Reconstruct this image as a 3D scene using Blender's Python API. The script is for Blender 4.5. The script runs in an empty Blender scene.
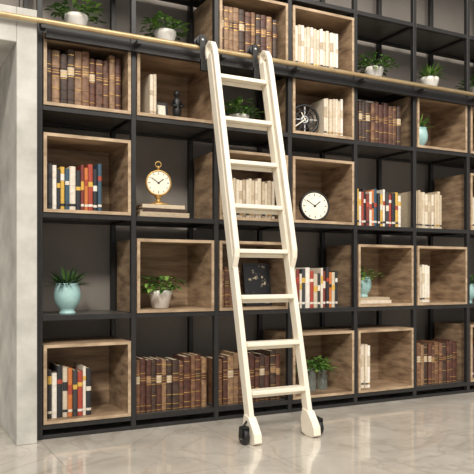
import bpy, math, random, bmesh
from mathutils import Vector, Matrix

scene = bpy.context.scene
try:
    scene.view_settings.view_transform = 'Standard'
except Exception:
    pass

# ------------------------------------------------------------------ materials
def srgb(r, g, b):
    def f(c):
        c /= 255.0
        return c / 12.92 if c <= 0.04045 else ((c + 0.055) / 1.055) ** 2.4
    return (f(r), f(g), f(b), 1.0)

def mat(name, col, col2=None, rough=0.6, metal=0.0, scale=(20, 20, 20), detail=4.0,
        bump=0.0, lo=0.35, hi=0.65, coords='Object', trans=0.0):
    m = bpy.data.materials.new(name)
    m.use_nodes = True
    nt = m.node_tree
    b = nt.nodes['Principled BSDF']
    b.inputs['Roughness'].default_value = rough
    b.inputs['Metallic'].default_value = metal
    if trans:
        b.inputs['Transmission Weight'].default_value = trans
    tc = nt.nodes.new('ShaderNodeTexCoord')
    mp = nt.nodes.new('ShaderNodeMapping')
    mp.inputs['Scale'].default_value = scale
    nz = nt.nodes.new('ShaderNodeTexNoise')
    nz.inputs['Scale'].default_value = 1.0
    nz.inputs['Detail'].default_value = detail
    nz.inputs['Roughness'].default_value = 0.6
    cr = nt.nodes.new('ShaderNodeValToRGB')
    cr.color_ramp.elements[0].position = lo
    cr.color_ramp.elements[1].position = hi
    cr.color_ramp.elements[0].color = col2 if col2 else tuple(c * 0.82 for c in col[:3]) + (1,)
    cr.color_ramp.elements[1].color = col
    nt.links.new(tc.outputs[coords], mp.inputs['Vector'])
    nt.links.new(mp.outputs['Vector'], nz.inputs['Vector'])
    nt.links.new(nz.outputs['Fac'], cr.inputs['Fac'])
    nt.links.new(cr.outputs['Color'], b.inputs['Base Color'])
    if bump:
        bp = nt.nodes.new('ShaderNodeBump')
        bp.inputs['Strength'].default_value = bump
        bp.inputs['Distance'].default_value = 0.002
        nt.links.new(nz.outputs['Fac'], bp.inputs['Height'])
        nt.links.new(bp.outputs['Normal'], b.inputs['Normal'])
    return m

M = {}
M['frame'] = mat('black_metal', srgb(46, 45, 45), srgb(39, 38, 38), 0.4, 0.2)
M['shelf'] = mat('dark_shelf', srgb(88, 85, 82), srgb(72, 69, 67), 0.35, 0.0)
M['wood'] = mat('weathered_oak', srgb(176, 149, 119), srgb(108, 86, 66), 0.65, 0, (4, 7, 30), 8, 0.3, 0.33, 0.67)
M['woodedge'] = mat('oak_edge', srgb(188, 165, 136), srgb(142, 119, 94), 0.6, 0, (8, 14, 24), 6, 0.1)
M['backwall'] = mat('taupe_plaster', srgb(146, 139, 132), srgb(132, 125, 118), 0.85, 0, (2, 2, 2), 5, 0.1)
M['concrete'] = mat('concrete', srgb(206, 204, 198), srgb(162, 160, 154), 0.8, 0, (4, 4, 5), 8, 0.4, 0.32, 0.68)
M['cream'] = mat('cream_paint', srgb(240, 232, 215), srgb(234, 225, 207), 0.4)
M['brass'] = mat('brass_rail', srgb(204, 180, 138), srgb(186, 160, 118), 0.28, 0.45)
M['black'] = mat('black_rubber', srgb(24, 24, 25), srgb(16, 16, 17), 0.45)
M['steel'] = mat('steel', srgb(180, 180, 180), None, 0.35, 0.7)
M['gold'] = mat('gilt', srgb(206, 170, 106), srgb(176, 138, 80), 0.35, 0.6)
M['page'] = mat('paper_pages', srgb(228, 214, 186), srgb(196, 180, 150), 0.9, 0, (300, 30, 10))
for i, (a, b_) in enumerate([((112, 76, 56), (70, 46, 34)), ((134, 98, 72), (92, 64, 46)), ((92, 56, 44), (60, 36, 29)),
                             ((156, 124, 94), (114, 87, 64)), ((78, 58, 47), (49, 36, 30)), ((104, 66, 50), (72, 42, 33))]):
    M['leather%d' % i] = mat('leather_%d' % i, srgb(*a), srgb(*b_), 0.5, 0, (40, 40, 40), 6, 0.4)
cols = [(222, 212, 196), (40, 42, 46), (164, 66, 50), (212, 172, 76), (54, 82, 100), (196, 114, 58), (228, 222, 212), (60, 60, 62),
        (122, 54, 46), (200, 188, 166), (52, 50, 50)]
for i, c in enumerate(cols):
    M['cloth%d' % i] = mat('book_cloth_%d' % i, srgb(*c), None, 0.6, 0, (60, 60, 60))
for i, c in enumerate([(232, 224, 208), (222, 210, 190), (210, 196, 174), (238, 232, 220)]):
    M['white%d' % i] = mat('magazine_%d' % i, srgb(*c), None, 0.6, 0, (60, 60, 60))
for i, c in enumerate([(202, 186, 160), (184, 166, 140), (212, 200, 178)]):
    M['beige%d' % i] = mat('beige_book_%d' % i, srgb(*c), None, 0.6, 0, (60, 60, 60))
M['ceramic'] = mat('white_ceramic', srgb(238, 234, 226), srgb(230, 226, 218), 0.3)
M['teal'] = mat('celadon_ceramic', srgb(164, 200, 198), srgb(148, 186, 186), 0.3)
M['soil'] = mat('soil', srgb(60, 44, 34), srgb(36, 26, 20), 0.95, 0, (90, 90, 90), 4, 0.8)
M['leafa'] = mat('leaf_green', srgb(88, 126, 54), srgb(58, 96, 38), 0.5, 0, (30, 30, 30))
M['leafb'] = mat('leaf_bright', srgb(134, 166, 80), srgb(100, 138, 60), 0.5, 0, (30, 30, 30))
M['leafc'] = mat('leaf_dark', srgb(54, 80, 50), srgb(38, 60, 38), 0.5, 0, (30, 30, 30))
M['face'] = mat('clock_face', srgb(238, 232, 216), srgb(230, 223, 206), 0.5)
M['glass'] = mat('glass', srgb(220, 232, 226), None, 0.05, 0, trans=0.85)
M['picture'] = mat('dark_print', srgb(190, 176, 150), srgb(24, 24, 27), 0.4, 0, (22, 22, 22), 3, 0, 0.56, 0.66)

# floor: large polished stone slabs with soft veining
fm = bpy.data.materials.new('polished_stone_tiles'); fm.use_nodes = True
nt = fm.node_tree; b = nt.nodes['Principled BSDF']
tc = nt.nodes.new('ShaderNodeTexCoord')
nz = nt.nodes.new('ShaderNodeTexNoise'); nz.inputs['Scale'].default_value = 2.6; nz.inputs['Detail'].default_value = 12; nz.inputs['Roughness'].default_value = 0.7
nz.inputs['Distortion'].default_value = 0.8
cr = nt.nodes.new('ShaderNodeValToRGB')
cr.color_ramp.elements[0].position = 0.34; cr.color_ramp.elements[0].color = srgb(186, 179, 168)
cr.color_ramp.elements[1].position = 0.66; cr.color_ramp.elements[1].color = srgb(220, 214, 203)
n2 = nt.nodes.new('ShaderNodeTexNoise'); n2.inputs['Scale'].default_value = 1.7; n2.inputs['Detail'].default_value = 8; n2.inputs['Distortion'].default_value = 2.2
c2 = nt.nodes.new('ShaderNodeValToRGB')
c2.color_ramp.elements[0].position = 0.465; c2.color_ramp.elements[0].color = (1, 1, 1, 1)
c2.color_ramp.elements[1].position = 0.535; c2.color_ramp.elements[1].color = (1, 1, 1, 1)
e = c2.color_ramp.elements.new(0.5); e.color = (0.80, 0.78, 0.75, 1)
mx = nt.nodes.new('ShaderNodeMix'); mx.data_type = 'RGBA'; mx.blend_type = 'MULTIPLY'; mx.inputs[0].default_value = 0.8
br = nt.nodes.new('ShaderNodeTexBrick')
br.offset = 0.0
br.inputs['Scale'].default_value = 1.0
br.inputs['Mortar Size'].default_value = 0.002
br.inputs['Brick Width'].default_value = 0.8
br.inputs['Row Height'].default_value = 0.8
br.inputs['Mortar'].default_value = srgb(166, 159, 149)
nt.links.new(tc.outputs['Object'], nz.inputs['Vector'])
nt.links.new(tc.outputs['Object'], n2.inputs['Vector'])
nt.links.new(tc.outputs['Object'], br.inputs['Vector'])
nt.links.new(nz.outputs['Fac'], cr.inputs['Fac'])
nt.links.new(n2.outputs['Fac'], c2.inputs['Fac'])
nt.links.new(cr.outputs['Color'], mx.inputs[6])
nt.links.new(c2.outputs['Color'], mx.inputs[7])
nt.links.new(mx.outputs[2], br.inputs['Color1'])
nt.links.new(mx.outputs[2], br.inputs['Color2'])
nt.links.new(br.outputs['Color'], b.inputs['Base Color'])
b.inputs['Roughness'].default_value = 0.3
b.inputs['Coat Weight'].default_value = 0.8
b.inputs['Coat Roughness'].default_value = 0.06
M['floor'] = fm

# ------------------------------------------------------------------ mesh builder
class MB:
    def __init__(s):
        s.v = []; s.f = []; s.m = []; s.sm = []; s.mats = []
    def mi(s, k):
        if k not in s.mats: s.mats.append(k)
        return s.mats.index(k)
    def add(s, verts, faces, k, smooth=False, T=None):
        o = len(s.v)
        if T is not None: verts = [T @ Vector(p) for p in verts]
        s.v += [tuple(p) for p in verts]
        i = s.mi(k)
        for f in faces:
            s.f.append([o + a for a in f]); s.m.append(i); s.sm.append(smooth)
    def box(s, x0, x1, y0, y1, z0, z1, k, T=None):
        v = [(x0, y0, z0), (x1, y0, z0), (x1, y1, z0), (x0, y1, z0), (x0, y0, z1), (x1, y0, z1), (x1, y1, z1), (x0, y1, z1)]
        f = [(0, 3, 2, 1), (4, 5, 6, 7), (0, 1, 5, 4), (1, 2, 6, 5), (2, 3, 7, 6), (3, 0, 4, 7)]
        s.add(v, f, k, False, T)
    def lathe(s, prof, k, T=None, n=28, smooth=True):
        v = []; f = []
        for r, z in prof:
            for i in range(n):
                a = 2 * math.pi * i / n
                v.append((r * math.cos(a), r * math.sin(a), z))
        for j in range(len(prof) - 1):
            for i in range(n):
                i2 = (i + 1) % n
                f.append((j * n + i, j * n + i2, (j + 1) * n + i2, (j + 1) * n + i))
        f.append(tuple(reversed(range(n))))
        f.append(tuple((len(prof) - 1) * n + i for i in range(n)))
        s.add(v, f, k, smooth, T)
    def tube(s, pts, r, k, n=10, T=None, closed=False):
        pts = [Vector(p) for p in pts]
        v = []; f = []; N = len(pts)
        for i, p in enumerate(pts):
            if closed:
                d = pts[(i + 1) % N] - pts[i - 1]
            else:
                d = pts[min(i + 1, N - 1)] - pts[max(i - 1, 0)]
            d.normalize()
            up = Vector((0, 0, 1)) if abs(d.z) < 0.9 else Vector((1, 0, 0))
            if closed: up = Vector((0.001, 0.001, 1)) if all(abs(q.z - pts[0].z) < 1e-6 for q in pts) else Vector((0, 1, 0))
            a = d.cross(up).normalized(); c = a.cross(d).normalized()
            for j in range(n):
                t = 2 * math.pi * j / n
                v.append(p + a * r * math.cos(t) + c * r * math.sin(t))
        for i in range(N if closed else N - 1):
            i2 = (i + 1) % N
            for j in range(n):
                j2 = (j + 1) % n
                f.append((i * n + j, i * n + j2, i2 * n + j2, i2 * n + j))
        if not closed:
            f.append(tuple(reversed(range(n)))); f.append(tuple((N - 1) * n + j for j in range(n)))
        s.add(v, f, k, True, T)
    def sweep(s, pts, wx, d, k):
        """rectangular bar following a path lying (nearly) in a y-z plane"""
        pts = [Vector(p) for p in pts]; N = len(pts); v = []; f = []
        for i, p in enumerate(pts):
            t = pts[min(i + 1, N - 1)] - pts[max(i - 1, 0)]
            n = Vector((0, t.z, -t.y)).normalized() * (d / 2)
            x = Vector((wx / 2, 0, 0))
            v += [p - x - n, p + x - n, p + x + n, p - x + n]
        for i in range(N - 1):
            for j in range(4):
                j2 = (j + 1) % 4
                f.append((i * 4 + j, i * 4 + j2, i * 4 + 4 + j2, i * 4 + 4 + j))
        f.append((3, 2, 1, 0)); f.append(tuple((N - 1) * 4 + j for j in range(4)))
        s.add(v, f, k)
    def build(s, name, loc=(0, 0, 0), parent=None, bevel=0, seg=2):
        me = bpy.data.meshes.new(name)
        me.from_pydata(s.v, [], s.f)
        for k in s.mats: me.materials.append(M[k])
        for p, i, sm in zip(me.polygons, s.m, s.sm):
            p.material_index = i; p.use_smooth = sm
        me.update()
        bm = bmesh.new(); bm.from_mesh(me)
        bmesh.ops.recalc_face_normals(bm, faces=bm.faces[:])
        bm.to_mesh(me); bm.free()
        o = bpy.data.objects.new(name, me)
        o.location = loc
        scene.collection.objects.link(o)
        if parent: o.parent = parent
        if bevel:
            bv = o.modifiers.new('Bevel', 'BEVEL'); bv.width = bevel; bv.segments = seg; bv.limit_method = 'ANGLE'
        return o

def TL(x, y, z): return Matrix.Translation((x, y, z))

# ------------------------------------------------------------------ dimensions
W = 0.458
LV = {'D': 0.07, 'C': 0.58, 'B': 1.065, 'A': 1.567, 'T': 1.95, 'U': 2.34}
NC = 9
DEP = 0.36
P = 0.0125  # half post

# room shell
mb = MB(); mb.box(-5, 7, -6, 1.6, -0.1, 0, 'floor'); mb.build('floor')
mb = MB(); mb.box(-0.02, 7, 0.40, 0.5, 0, 3.2, 'backwall'); mb.build('wall_back')
mb = MB(); mb.box(-5, -0.025, 0.40, 0.5, 1.985, 3.2, 'backwall'); mb.build('wall_upper')
mb = MB(); mb.box(-5, -0.13, 1.2, 1.3, 0, 1.8, 'concrete'); mb.build('wall_alcove')
mb = MB()
mb.box(-0.115, -0.024, -0.06, 1.2, 0, 1.98, 'concrete')
mb.box(-5, -0.115, -0.06, 1.2, 1.82, 1.98, 'concrete')
mb.build('wall_left', bevel=0.004)

# bookcase frame
mb = MB()
for i in range(NC + 1):
    x = i * W
    mb.box(x - P, x + P, 0, 0.028, 0, 2.9, 'frame')
    mb.box(x - P, x + P, DEP - 0.03, DEP, 0, 2.9, 'frame')
    for z in list(LV.values()) + [2.83]:
        mb.box(x - P + .001, x + P - .001, 0.028, DEP - 0.03, z - 0.026, z - 0.002, 'frame')
for z in list(LV.values()) + [2.83]:
    for i in range(NC):
        x0 = i * W + P; x1 = (i + 1) * W - P
        mb.box(x0, x1, 0.001, 0.026, z - 0.025, z, 'frame')
        mb.box(x0, x1, DEP - 0.029, DEP - 0.001, z - 0.025, z, 'frame')
        mb.box(x0, x1, 0.026, DEP - 0.029, z - 0.012, z, 'shelf')
for i in range(NC):
    mb.box(i * W + P, (i + 1) * W - P, 0.002, 0.026, 0, 0.018, 'frame')
    mb.box(i * W + P, (i + 1) * W - P, 0.30, 0.315, 0, 0.042, 'black')
mb.build('bookcase_frame', bevel=0.0015, seg=1)

# wooden boxes
def wbox(c, r):
    z = LV[r]; h = 0.335 if r in 'AT' else 0.372
    x0 = c * W + P + 0.004; x1 = (c + 1) * W - P - 0.004
    y0 = -0.004; y1 = 0.325; t = 0.015
    mb = MB()
    mb.box(x0, x1, y0, y1, 0, t, 'wood'); mb.box(x0, x1, y0, y1, h - t, h, 'wood')
    mb.box(x0, x0 + t, y0, y1, t, h - t, 'wood'); mb.box(x1 - t, x1, y0, y1, t, h - t, 'wood')
    mb.box(x0 + t, x1 - t, y1 - 0.012, y1, t, h - t, 'wood')
    e = 0.0012
    for (a, b_, c_, d) in ((x0, x1, 0, t), (x0, x1, h - t, h), (x0, x0 + t, t, h - t), (x1 - t, x1, t, h - t)):
        mb.box(a, b_, y0 - e, y0, c_, d, 'woodedge')
    mb.build('wooden_shelf_box', loc=(0, 0, z + .0003))
boxes = {(2, 'T'), (3, 'T'), (0, 'A'), (1, 'A'), (3, 'A'), (5, 'A'), (6, 'A'), (0, 'B'), (2, 'B'), (3, 'B'), (6, 'B'), (1, 'C'), (2, 'C'),
         (4, 'C'), (5, 'C'), (0, 'D'), (3, 'D'), (4, 'D'), (6, 'D'), (7, 'B'), (8, 'A'), (7, 'D'), (8, 'C'), (7, 'T')}
for c, r in sorted(boxes): wbox(c, r)
def SZ(c, r): return LV[r] + (0.0155 if (c, r) in boxes else 0.0)

# ------------------------------------------------------------------ books
def one_book(mb, x, t, d, h, y0, cover, style, rnd, z=0, T=None):
    bt = 0.0022; out = []; inn = []
    out.append((x, y0 + d)); inn.append((x + bt, y0 + d))
    n = 7; bul = min(0.008, t * 0.3)
    for i in range(n + 1):
        a = math.pi * i / n
        px_ = x + t / 2 - t / 2 * math.cos(a); py = y0 + bul - bul * math.sin(a)
        out.append((px_, py))
        inn.append((x + t / 2 - (t / 2 - bt) * math.cos(a), py + bt))
    out.append((x + t, y0 + d)); inn.append((x + t - bt, y0 + d))
    N = len(out); v = []; f = []
    for i in range(N):
        v += [(out[i][0], out[i][1], z), (inn[i][0], inn[i][1], z), (inn[i][0], inn[i][1], z + h), (out[i][0], out[i][1], z + h)]
    for i in range(N - 1):
        for j in range(4):
            j2 = (j + 1) % 4
            f.append((i * 4 + j, i * 4 + j2, i * 4 + 4 + j2, i * 4 + 4 + j))
    f.append((0, 1, 2, 3)); f.append(tuple((N - 1) * 4 + j for j in (3, 2, 1, 0)))
    mb.add(v, f, cover, False, T)
    mb.box(x + bt, x + t - bt, y0 + bul + bt, y0 + d - 0.004, z + 0.003, z + h - 0.004, 'page', T)
    def band(z0, z1, k, e=0.0012):
        vv = []; ff = []
        for i in range(n + 1):
            a = math.pi * (0.04 + 0.92 * i / n)
            px_ = x + t / 2 - (t / 2) * math.cos(a); py = y0 + bul - (bul) * math.sin(a) - e
            vv += [(px_, py, z0), (px_, py, z1), (px_, y0 + bul * 1.3, z1), (px_, y0 + bul * 1.3, z0)]
        for i in range(n):
            for j in range(4):
                j2 = (j + 1) % 4
                ff.append((i * 4 + j, i * 4 + j2, i * 4 + 4 + j2, i * 4 + 4 + j))
        mb.add(vv, ff, k, False, T)
    if style == 'antique':
        for q in (0.12, 0.3, 0.52, 0.72, 0.9):
            band(z + h * q, z + h * q + 0.0035, 'gold' if rnd.random() < 0.5 else cover, 0.002)
        band(z + 0.006, z + 0.009, 'gold')
        lab = rnd.choice(['leather2', 'leather4', 'leather5', 'beige0', 'leather3'])
        band(z + h * 0.55, z + h * 0.69, lab)
        band(z + h * 0.59, z + h * 0.603, 'gold', 0.0018)
        band(z + h * 0.635, z + h * 0.645, 'gold', 0.0018)
    elif style == 'color':
        k2 = rnd.choice(['cloth0', 'cloth6', 'cloth1', 'cloth3', 'cloth2'])
        q = rnd.uniform(0.45, 0.75)
        band(z + h * q, z + h * (q + rnd.uniform(.08, .2)), k2)
        band(z + h * 0.1, z + h * 0.1 + 0.012, rnd.choice(['cloth0', 'cloth1', 'cloth6']))
    else:
        band(z + h * 0.08, z + h * 0.08 + 0.01, rnd.choice(['cloth7', 'beige1', 'gold']))
        if rnd.random() < 0.6:
            band(z + h * 0.5, z + h * rnd.uniform(.6, .8), rnd.choice(['beige1', 'beige0', 'cloth9', 'white1']))

def books(c, r, x0, x1, style, seed, y0=0.04, hmin=None, hmax=None, seq=None):
    rnd = random.Random(seed); mb = MB()
    P_ = {'antique': (0.026, 0.038, 0.245, 0.278), 'color': (0.014, 0.03, 0.195, 0.24), 'white': (0.016, 0.026, 0.20, 0.222), 'beige': (0.014, 0.026, 0.185, 0.215)}[style]
    hm, hM = hmin or P_[2], hmax or P_[3]
    x = x0; i = 0
    while True:
        t = rnd.uniform(P_[0], P_[1])
        if x + t > x1: break
        h = rnd.uniform(hm, hM); d = rnd.uniform(0.15, 0.18)
        if style == 'antique': cov = 'leather%d' % rnd.randrange(6)
        elif style == 'color': cov = 'cloth%d' % (seq[i % len(seq)] if seq else rnd.randrange(len(cols)))
        elif style == 'white': cov = 'white%d' % rnd.randrange(4)
        else: cov = rnd.choice(['beige0', 'beige1', 'beige2', 'white1'])
        one_book(mb, x, t, d, h, y0 + rnd.uniform(0, 0.012), cov, style, rnd)
        x += t + 0.001; i += 1
    mb.build('row_of_books', loc=(0, 0, SZ(c, r) + 0.0004))

books(2, 'T', .955, 1.335, 'antique', 1, hmin=.235, hmax=.262)
books(3, 'T', 1.41, 1.75, 'white', 2, hmin=.225, hmax=.24)
books(0, 'A', .036, .432, 'antique', 3)
books(1, 'A', .56, .60, 'white', 44)
books(3, 'A', 1.635, 1.79, 'white', 4, hmin=.215, hmax=.23)
books(4, 'A', 1.855, 2.23, 'antique', 5, hmax=.262)
books(0, 'B', .045, .32, 'color', 61, seq=[7, 6, 1, 3, 4, 0, 1, 8, 5, 2, 1, 4, 9])
books(2, 'B', .97, 1.30, 'beige', 7, hmin=.2, hmax=.23)
books(4, 'B', 1.855, 2.23, 'color', 8, seq=[1, 3, 6, 2, 1, 8, 0, 5, 4, 1, 3, 6, 7, 2])
books(5, 'B', 2.32, 2.58, 'beige', 9, hmin=.22, hmax=.25)
books(2, 'C', .955, 1.12, 'antique', 10, hmin=.19, hmax=.22)
books(3, 'C', 1.40, 1.74, 'color', 11, seq=[1, 9, 8, 0, 7, 6, 2, 9, 10, 0, 8, 1, 5, 9])
books(5, 'C', 2.33, 2.47, 'white', 12, hmin=.22, hmax=.24)
books(0, 'D', .045, .265, 'color', 16, hmin=.215, hmax=.25, seq=[10, 6, 1, 9, 5, 7, 2, 0, 1, 3, 8])
books(1, 'D', .48, .89, 'antique', 14)
books(2, 'D', .94, 1.34, 'antique', 15)
books(4, 'D', 1.87, 1.99, 'white', 17, hmin=.25, hmax=.27)
books(5, 'D', 2.32, 2.71, 'antique', 18)
books(6, 'D', 2.80, 3.05, 'color', 19)
books(6, 'B', 2.80, 2.98, 'white', 20)
books(7, 'A', 3.24, 3.6, 'antique', 21)
books(7, 'B', 3.26, 3.5, 'color', 22)
books(8, 'A', 3.71, 3.95, 'white', 23)
books(7, 'D', 3.26, 3.55, 'beige', 24)
books(8, 'C', 3.71, 4.0, 'color', 25)
books(8, 'D', 3.69, 4.05, 'antique', 26)
books(7, 'T', 3.26, 3.6, 'antique', 27)

def flat_stack(c, r, x, y, items):
    mb = MB(); z = 0
    for (w, d, t, k, rot) in items:
        T = Matrix.Translation((x, y, z)) @ Matrix.Rotation(math.radians(rot), 4, 'Z')
        b2 = 0.0025
        mb.box(-w / 2, w / 2, -d / 2, d / 2, 0, b2, k, T)
        mb.box(-w / 2, w / 2, -d / 2, d / 2, t - b2, t, k, T)
        mb.box(-w / 2, w / 2, -d / 2, -d / 2 + b2, b2, t - b2, k, T)
        mb.box(-w / 2 + .004, w / 2 - .004, -d / 2 + b2, d / 2 - .004, b2, t - b2, 'page', T)
        z += t
    mb.build('stack_of_books', loc=(0, 0, SZ(c, r) + 0.0004)); return SZ(c, r) + z + .0004
zt1 = flat_stack(1, 'B', .635, .11, [(.27, .17, .026, 'beige1', 0), (.25, .16, .02, 'leather4', 3), (.23, .15, .02, 'beige0', -2)])
zt2 = flat_stack(4, 'C', 2.01, .13, [(.26, .17, .02, 'white1', 0), (.24, .16, .018, 'beige1', -3)])

# ------------------------------------------------------------------ plants
def leaf(mb, base, az, el, L, w, droop, k, segs=4):
    v = []; f = []; p = Vector(base); e = el
    for i in range(segs + 1):
        q = i / segs
        ww = w * math.sin(math.pi * min(1, 0.12 + q * 0.86)) * 0.5
        d = Vector((math.cos(az) * math.cos(e), math.sin(az) * math.cos(e), math.sin(e)))
        s_ = Vector((-math.sin(az), math.cos(az), 0))
        nrm = d.cross(s_)
        v += [p - s_ * ww, p + nrm * (-ww * 0.25), p + s_ * ww]
        p = p + d * (L / segs); e -= droop / segs
    for i in range(segs):
        for j in (0, 1):
            f.append((i * 3 + j, i * 3 + j + 1, i * 3 + 4 + j, i * 3 + 3 + j))
    mb.add(v, f, k, True)

def plant(c, r, x, y, pot, fol, seed, z=None, s=1.0, name='potted_plant'):
    rnd = random.Random(seed); mb = MB()
    if pot == 'white':
        H = 0.078 * s; R = 0.052 * s
        prof = [(R * .62, 0), (R * .7, .003), (R * .95, H * .75), (R, H * .8), (R, H), (R * .9, H), (R * .88, H * .88)]
    elif pot == 'vase':
        H = 0.13 * s; R = 0.056 * s
        prof = [(R * .62, 0), (R * .64, .004), (R * .55, .012), (R * .5, H * .1), (R * .62, H * .18), (R * .88, H * .34), (R * .99, H * .52),
                (R, H * .66), (R * .93, H * .84), (R * .86, H * .94), (R * .9, H), (R * .82, H), (R * .78, H * .9)]
    else:
        H = 0.12 * s; R = 0.03 * s
        prof = [(R * .95, 0), (R, .004), (R, H * .7), (R * .75, H * .85), (R * .75, H), (R * .68, H), (R * .66, H * .85)]
    mb.lathe(prof, {'white': 'ceramic', 'vase': 'teal', 'jar': 'glass'}[pot])
    mb.lathe([(R * .6, H * .86), (R * .6, H * .9)], 'soil' if pot != 'jar' else 'leafa', n=16)
    ks = {'bushy': ['leafa', 'leafb', 'leafa'], 'spiky': ['leafc', 'leafa', 'leafc'], 'airy': ['leafb', 'leafa']}[fol]
    if fol == 'bushy':
        for i in range(120):
            az = rnd.uniform(0, 6.283); el = rnd.uniform(0.1, 1.45); L = rnd.uniform(.035, .105) * s
            hz = .8 if math.sin(az) > .3 else 1
            st = Vector((math.cos(az) * math.cos(el), math.sin(az) * math.cos(el) * hz, math.sin(el) * .75)) * L
            b0 = Vector((math.cos(az) * R * .3, math.sin(az) * R * .3, H * .88))
            if i % 3 == 0: mb.tube([b0, b0 + st], 0.0009, 'leafa', 4)
            leaf(mb, b0 + st, az + rnd.uniform(-.8, .8), rnd.uniform(-.2, .7), rnd.uniform(.026, .046) * s, .021 * s, rnd.uniform(.5, 1.4), rnd.choice(ks))
    elif fol == 'spiky':
        for i in range(120):
            az = rnd.uniform(0, 6.283); el = rnd.uniform(0.3, 1.5)
            b0 = (math.cos(az) * R * .35, math.sin(az) * R * .35, H * .88)
            leaf(mb, b0, az, el, rnd.uniform(.06, .105) * s, .010 * s, rnd.uniform(.2, 1.1), rnd.choice(ks), 5)
    else:
        for i in range(90):
            az = rnd.uniform(0, 6.283); el = rnd.uniform(0.5, 1.5)
            b0 = (math.cos(az) * R * .3, math.sin(az) * R * .3, H * .88)
            leaf(mb, b0, az, el, rnd.uniform(.05, .11) * s, .014 * s, rnd.uniform(.4, 1.4), rnd.choice(ks), 5)
    return mb.build(name, loc=(x, y, (SZ(c, r) if z is None else z) + 0.0004))

plant(0, 'T', .19, .075, 'white', 'bushy', 1, s=1.1)
plant(1, 'T', .655, .075, 'white', 'bushy', 2, s=1.1)
plant(4, 'T', 2.03, .08, 'white', 'bushy', 3, s=1.15)
plant(5, 'T', 2.485, .08, 'white', 'airy', 4, s=1.15)
plant(6, 'T', 2.93, .08, 'white', 'bushy', 5, s=1.15)
plant(2, 'A', 1.11, .12, 'white', 'bushy', 6, s=1.15)
plant(5, 'A', 2.43, .12, 'vase', 'airy', 7, s=1.05, name='vase_with_plant')
plant(0, 'C', .155, .11, 'vase', 'spiky', 8, s=1.15, name='vase_with_plant')
plant(1, 'C', .645, .12, 'white', 'bushy', 9, s=1.2)
plant(4, 'C', 1.985, .13, 'vase', 'bushy', 10, z=zt2, s=.95, name='vase_with_plant')
plant(6, 'C', 2.86, .12, 'vase', 'spiky', 11, name='vase_with_plant')
plant(3, 'D', 1.60, .13, 'jar', 'bushy', 12, s=1.1, name='glass_jar_with_plant')
plant(3, 'D', 1.69, .14, 'jar', 'airy', 13, s=1.0, name='glass_jar_with_plant')
plant(7, 'C', 3.4, .12, 'white', 'bushy', 14)
plant(8, 'T', 3.9, .1, 'white', 'bushy', 15)
plant(8, 'B', 3.9, .1, 'vase', 'spiky', 16, name='vase_with_plant')

# ------------------------------------------------------------------ clocks etc.
RX = Matrix.Rotation(math.radians(90), 4, 'X')   # lathe axis z -> -y
RY = Matrix.Rotation(math.radians(90), 4, 'Y')
def clock(name, x, y, z, R, rim, face, num, tilt=0, stand=False, rotz=0):
    mb = MB()
    zc = R + (0.05 if stand else 0)
    T = TL(0, 0, zc) @ Matrix.Rotation(math.radians(-tilt), 4, 'X') @ RX
    mb.lathe([(R * .86, -.018), (R * .96, -.014), (R, 0), (R, .012), (R * .96, .018), (R * .88, .018), (R * .86, .010)], rim, T, 40)
    mb.lathe([(R * .87, .004), (R * .87, .0115)], face, T, 40, False)
    # raised bezel ring so the rim reads around the face
    mb.tube([(R * .93 * math.cos(t), R * .93 * math.sin(t), .017) for t in [2 * math.pi * k / 40 for k in range(40)]], R * .07, rim, 8, T, True)
    mb.lathe([(R * .87, .0105), (R * .87, .0185)], face, T, 40, False)
    for i in range(12):
        a = 2 * math.pi * i / 12
        T2 = T @ Matrix.Rotation(a, 4, 'Z')
        l = .16 if i % 3 == 0 else .1
        mb.box(-R * .022, R * .022, R * (.8 - l), R * .8, .0185, .0195, num, T2)
    for a, l, w in ((-0.9, .48, .03), (0.95, .66, .022)):
        T2 = T @ Matrix.Rotation(a, 4, 'Z')
        mb.box(-R * w, R * w, -R * .1, R * l, .0195, .0208, num, T2)
    mb.lathe([(R * .06, .0195), (R * .06, .023)], num, T, 12)
    if stand:
        mb.lathe([(R * .85, 0), (R * .9, .006), (R * .6, .014), (R * .22, .022), (R * .16, .034), (R * .3, .047), (R * .3, .057)], rim, None, 28)
        mb.lathe([(R * .1, 0), (R * .1, .012), (R * .16, .018), (R * .06, .026)], rim, TL(0, 0, zc + R - .002), 14)
        ring = [(R * .22 * math.cos(t), 0, zc + R + .03 + R * .22 * math.sin(t)) for t in [2 * math.pi * k / 20 for k in range(20)]]
        mb.tube(ring, .003, rim, 8, closed=True)
    o = mb.build(name, loc=(x, y, z + .0006)); o.rotation_euler[2] = math.radians(rotz)
    return o
clock('desk_clock', .63, .11, zt1, .068, 'gold', 'face', 'black', stand=True, rotz=-15)
clock('round_clock', 1.615, .12, SZ(3, 'B') + .002, .092, 'black', 'face', 'black', tilt=6, rotz=-15)
def spoke_clock(x, y, z, R):
    mb = MB(); T = TL(0, 0, R) @ RX
    for rr, q in ((R - .009, .009), (R * .58, .004), (R * .2, .006)):
        mb.tube([(rr * math.cos(t), rr * math.sin(t), 0) for t in [2 * math.pi * k / 40 for k in range(40)]], q, 'steel' if rr < R * .3 else 'black', 8, T, True)
    for i in range(12):
        T2 = T @ Matrix.Rotation(2 * math.pi * i / 12, 4, 'Z')
        mb.box(-R * .04, R * .04, R * .2, R * .95, -.003, .003, 'steel' if i % 3 == 0 else 'black', T2)
    mb.lathe([(R * .34, -.002), (R * .34, .003)], 'black', T, 30, False)
    for a, l in ((.5, .5), (2.2, .8)):
        mb.box(-R * .03, R * .03, -R * .1, R * l, .004, .006, 'face', T @ Matrix.Rotation(a, 4, 'Z'))
    mb.box(-.03, .03, -.02, .03, 0, .006, 'black')
    o = mb.build('skeleton_clock', loc=(x, y, z + .0006)); o.rotation_euler[2] = math.radians(-12)
spoke_clock(1.53, .09, SZ(3, 'A'), .092)

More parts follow.
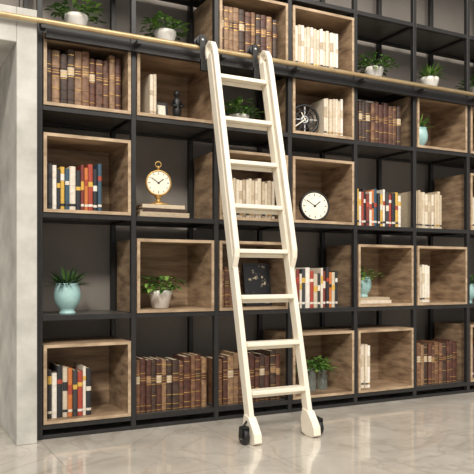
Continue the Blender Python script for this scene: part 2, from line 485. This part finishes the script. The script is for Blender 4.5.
mb = MB()
mb.box(-.035, .035, -.025, .025, 0, .012, 'black')
mb.lathe([(.012, .01), (.022, .03), (.026, .055), (.018, .085), (.024, .105), (.012, .122), (.008, .13)], 'black', None, 18)
mb.lathe([(.004, .126), (.014, .134), (.017, .146), (.013, .158), (.004, .163)], 'black', None, 18)
mb.tube([(-.02, 0, .104), (-.034, -.012, .08), (-.012, -.03, .072)], .006, 'black', 8)
mb.tube([(.02, 0, .104), (.034, -.012, .08), (.012, -.03, .072)], .006, 'black', 8)
mb.build('figurine', loc=(.73, .1, SZ(1, 'A') + .0005))
def frame_obj(name, x, y, z, w, h, k, border, tilt=8, rotz=0):
    mb = MB(); R_ = Matrix.Rotation(math.radians(-tilt), 4, 'X'); t = .012
    mb.box(-w / 2, w / 2, 0, .012, 0, t, border, R_); mb.box(-w / 2, w / 2, 0, .012, h - t, h, border, R_)
    mb.box(-w / 2, -w / 2 + t, 0, .012, t, h - t, border, R_); mb.box(w / 2 - t, w / 2, 0, .012, t, h - t, border, R_)
    mb.box(-w / 2 + t, w / 2 - t, .004, .01, t, h - t, k, R_)
    mb.box(-.012, .012, .012, .016, h * .3, h * .7, border, R_)
    o = mb.build(name, loc=(x, y, z + .0026)); o.rotation_euler[2] = math.radians(rotz)
frame_obj('photo_frame', .66, .13, SZ(1, 'A'), .07, .10, 'face', 'black')
frame_obj('picture_frame', 1.225, .09, SZ(2, 'C'), .17, .24, 'picture', 'black')

# ------------------------------------------------------------------ ladder rail
mb = MB()
zr = 1.925
mb.tube([(-3.2, -.085, zr), (NC * W + .1, -.085, zr)], .0125, 'brass', 12)
rail = mb.build('ladder_rail')
mb = MB()
xs = [-2.4, -1.4, -.6] + [i * W for i in range(NC + 1)]
for x in xs:
    y1 = -.0605 if x <= 0 else -.0005
    mb.box(x - .012, x + .012, -.09, y1, zr - .03, zr - .0125, 'frame')
    mb.box(x - .016, x + .016, y1 - .006, y1, zr - .045, zr + .02, 'frame')
mb.box(.02, NC * W, -.036, -.0065, 1.872, 1.912, 'frame')
mb.build('rail_brackets', parent=rail)

# ------------------------------------------------------------------ ladder
lad = bpy.data.objects.new('library_ladder', None); scene.collection.objects.link(lad)
FY, FZ = -.505, .045
TY, TZ = -.14, 1.88
def lp(z, off=0.0, side=0):
    q = (z - FZ) / (TZ - FZ)
    y = FY + (TY - FY) * q
    x = (.846 - .032 * q) if side == 0 else (1.166 - .047 * q)
    d = Vector((0, TY - FY, TZ - FZ)).normalized()
    n = Vector((0, -d.z, d.y))   # toward the room
    return Vector((x, y, z)) + n * off
for side, nm in ((0, 'left'), (1, 'right')):
    mb = MB()
    mb.sweep([lp(z, 0, side) for z in (FZ, .5, 1.0, 1.5, TZ - .06, TZ)], .026, .052, 'cream')
    dx = -.004 if side == 0 else .004
    path = []
    for z, o in ((.80, .012), (.825, .03), (.85, .048), (.88, .058), (.92, .058), (1.3, .058), (1.7, .058), (1.84, .058), (1.885, .055), (1.915, .044), (1.93, .02), (1.925, -.006), (1.9, -.018), (1.86, -.016)):
        p = lp(z, o, side); p.x += dx; path.append(p)
    mb.sweep(path, .028, .022, 'cream')
    mb.build('stile_' + nm, parent=lad, bevel=.005, seg=3)
    mb = MB()
    x = lp(.05, 0, side).x
    outl = [(-.575, .012), (-.57, .05), (-.545, .085), (-.515, .12), (-.47, .13), (-.455, .08), (-.465, .012), (-.50, .0), (-.55, .0)]
    v = [(x - .02, a, b_) for a, b_ in outl] + [(x + .02, a, b_) for a, b_ in outl]; n = len(outl)
    f = [tuple(range(n)), tuple(reversed(range(n, 2 * n)))] + [(i, (i + 1) % n, n + (i + 1) % n, n + i) for i in range(n)]
    mb.add(v, f, 'cream')
    mb.build('foot_' + nm, parent=lad, bevel=.004)
    mb = MB()
    sx = -1 if side == 0 else 1
    T = TL(x + sx * .042, -.515, .036) @ RY
    mb.lathe([(.024, -.013), (.034, -.011), (.036, -.006), (.036, .006), (.034, .011), (.024, .013)], 'black', T, 28)
    mb.lathe([(.012, -.017), (.012, .017)], 'steel', T, 14)
    mb.lathe([(.006, -.02), (.006, .04)] if side == 0 else [(.006, -.04), (.006, .02)], 'steel', TL(x + sx * .035, -.515, .036) @ RY, 10)
    mb.box(x + sx * .042 - .017, x + sx * .042 + .017, -.53, -.50, .073, .082, 'black')
    mb.box(x + sx * .042 - .019, x + sx * .042 - .015, -.53, -.50, .03, .078, 'black')
    mb.box(x + sx * .042 + .015, x + sx * .042 + .019, -.53, -.50, .03, .078, 'black')
    mb.tube([(x + sx * .05, -.515, .08), (x + sx * .02, -.5, .1)], .005, 'black', 8)
    mb.build('caster_' + nm, parent=lad)
    mb = MB()
    x = lp(TZ, 0, side).x - .03
    TR = TL(x, -.085, zr + .0335) @ RX
    mb.lathe([(.030, -.018), (.030, -.014), (.0205, -.012), (.0205, .012), (.030, .014), (.030, .018)], 'black', TR, 24)
    mb.lathe([(.007, -.024), (.007, .03)], 'steel', TR, 12)
    mb.box(x - .014, x + .014, -.112, -.106, 1.80, 1.985, 'black')
    mb.box(x - .014, x + .03, -.125, -.106, 1.80, 1.86, 'black')
    mb.build('rail_roller_' + nm, parent=lad, bevel=.002)
mb = MB()
for i in range(8):
    z = .225 + .22 * i
    a = lp(z, 0, 0); b_ = lp(z, 0, 1)
    mb.box(a.x + .013, b_.x - .013, a.y - .036, a.y + .034, z - .010, z + .010, 'cream')
    mb.box(a.x + .013, b_.x - .013, a.y + .012, a.y + .022, z - .03, z - .010, 'cream')
mb.build('treads', parent=lad, bevel=.004)

# ------------------------------------------------------------------ lights
w = bpy.data.worlds.new('World'); scene.world = w; w.use_nodes = True
bg = w.node_tree.nodes['Background']
bg.inputs['Color'].default_value = (1.0, 0.97, 0.93, 1); bg.inputs['Strength'].default_value = 0.52
def area(name, loc, tgt, sx, sy, e, col=(1, 1, 1)):
    l = bpy.data.lights.new(name, 'AREA'); l.shape = 'RECTANGLE'; l.size = sx; l.size_y = sy; l.energy = e; l.color = col
    o = bpy.data.objects.new(name, l); o.location = loc
    o.rotation_euler = (Vector(tgt) - Vector(loc)).to_track_quat('-Z', 'Y').to_euler()
    scene.collection.objects.link(o)
area('added_overhead_area', (1.2, -2.2, 3.4), (1.6, .1, 1.0), 3.5, 1.5, 95, (1, .93, .84))  # unseen soft lamp added above and in front to light the shelves
s = bpy.data.lights.new('sun', 'SUN'); s.energy = 1.9; s.angle = math.radians(8); s.color = (1, .93, .83)
so = bpy.data.objects.new('sun', s); scene.collection.objects.link(so)
so.rotation_euler = Vector((.55, 1.0, -.75)).to_track_quat('-Z', 'Y').to_euler()

# ------------------------------------------------------------------ camera
cam = bpy.data.cameras.new('camera'); co = bpy.data.objects.new('camera', cam); scene.collection.objects.link(co)
cam.sensor_width = 36; cam.lens = 680 / 474 * 36
cam.shift_y = 38 / 474
co.location = (-.660, -3.234, .77)
co.rotation_euler = (math.radians(90), 0, -math.radians(27.7))
scene.camera = co
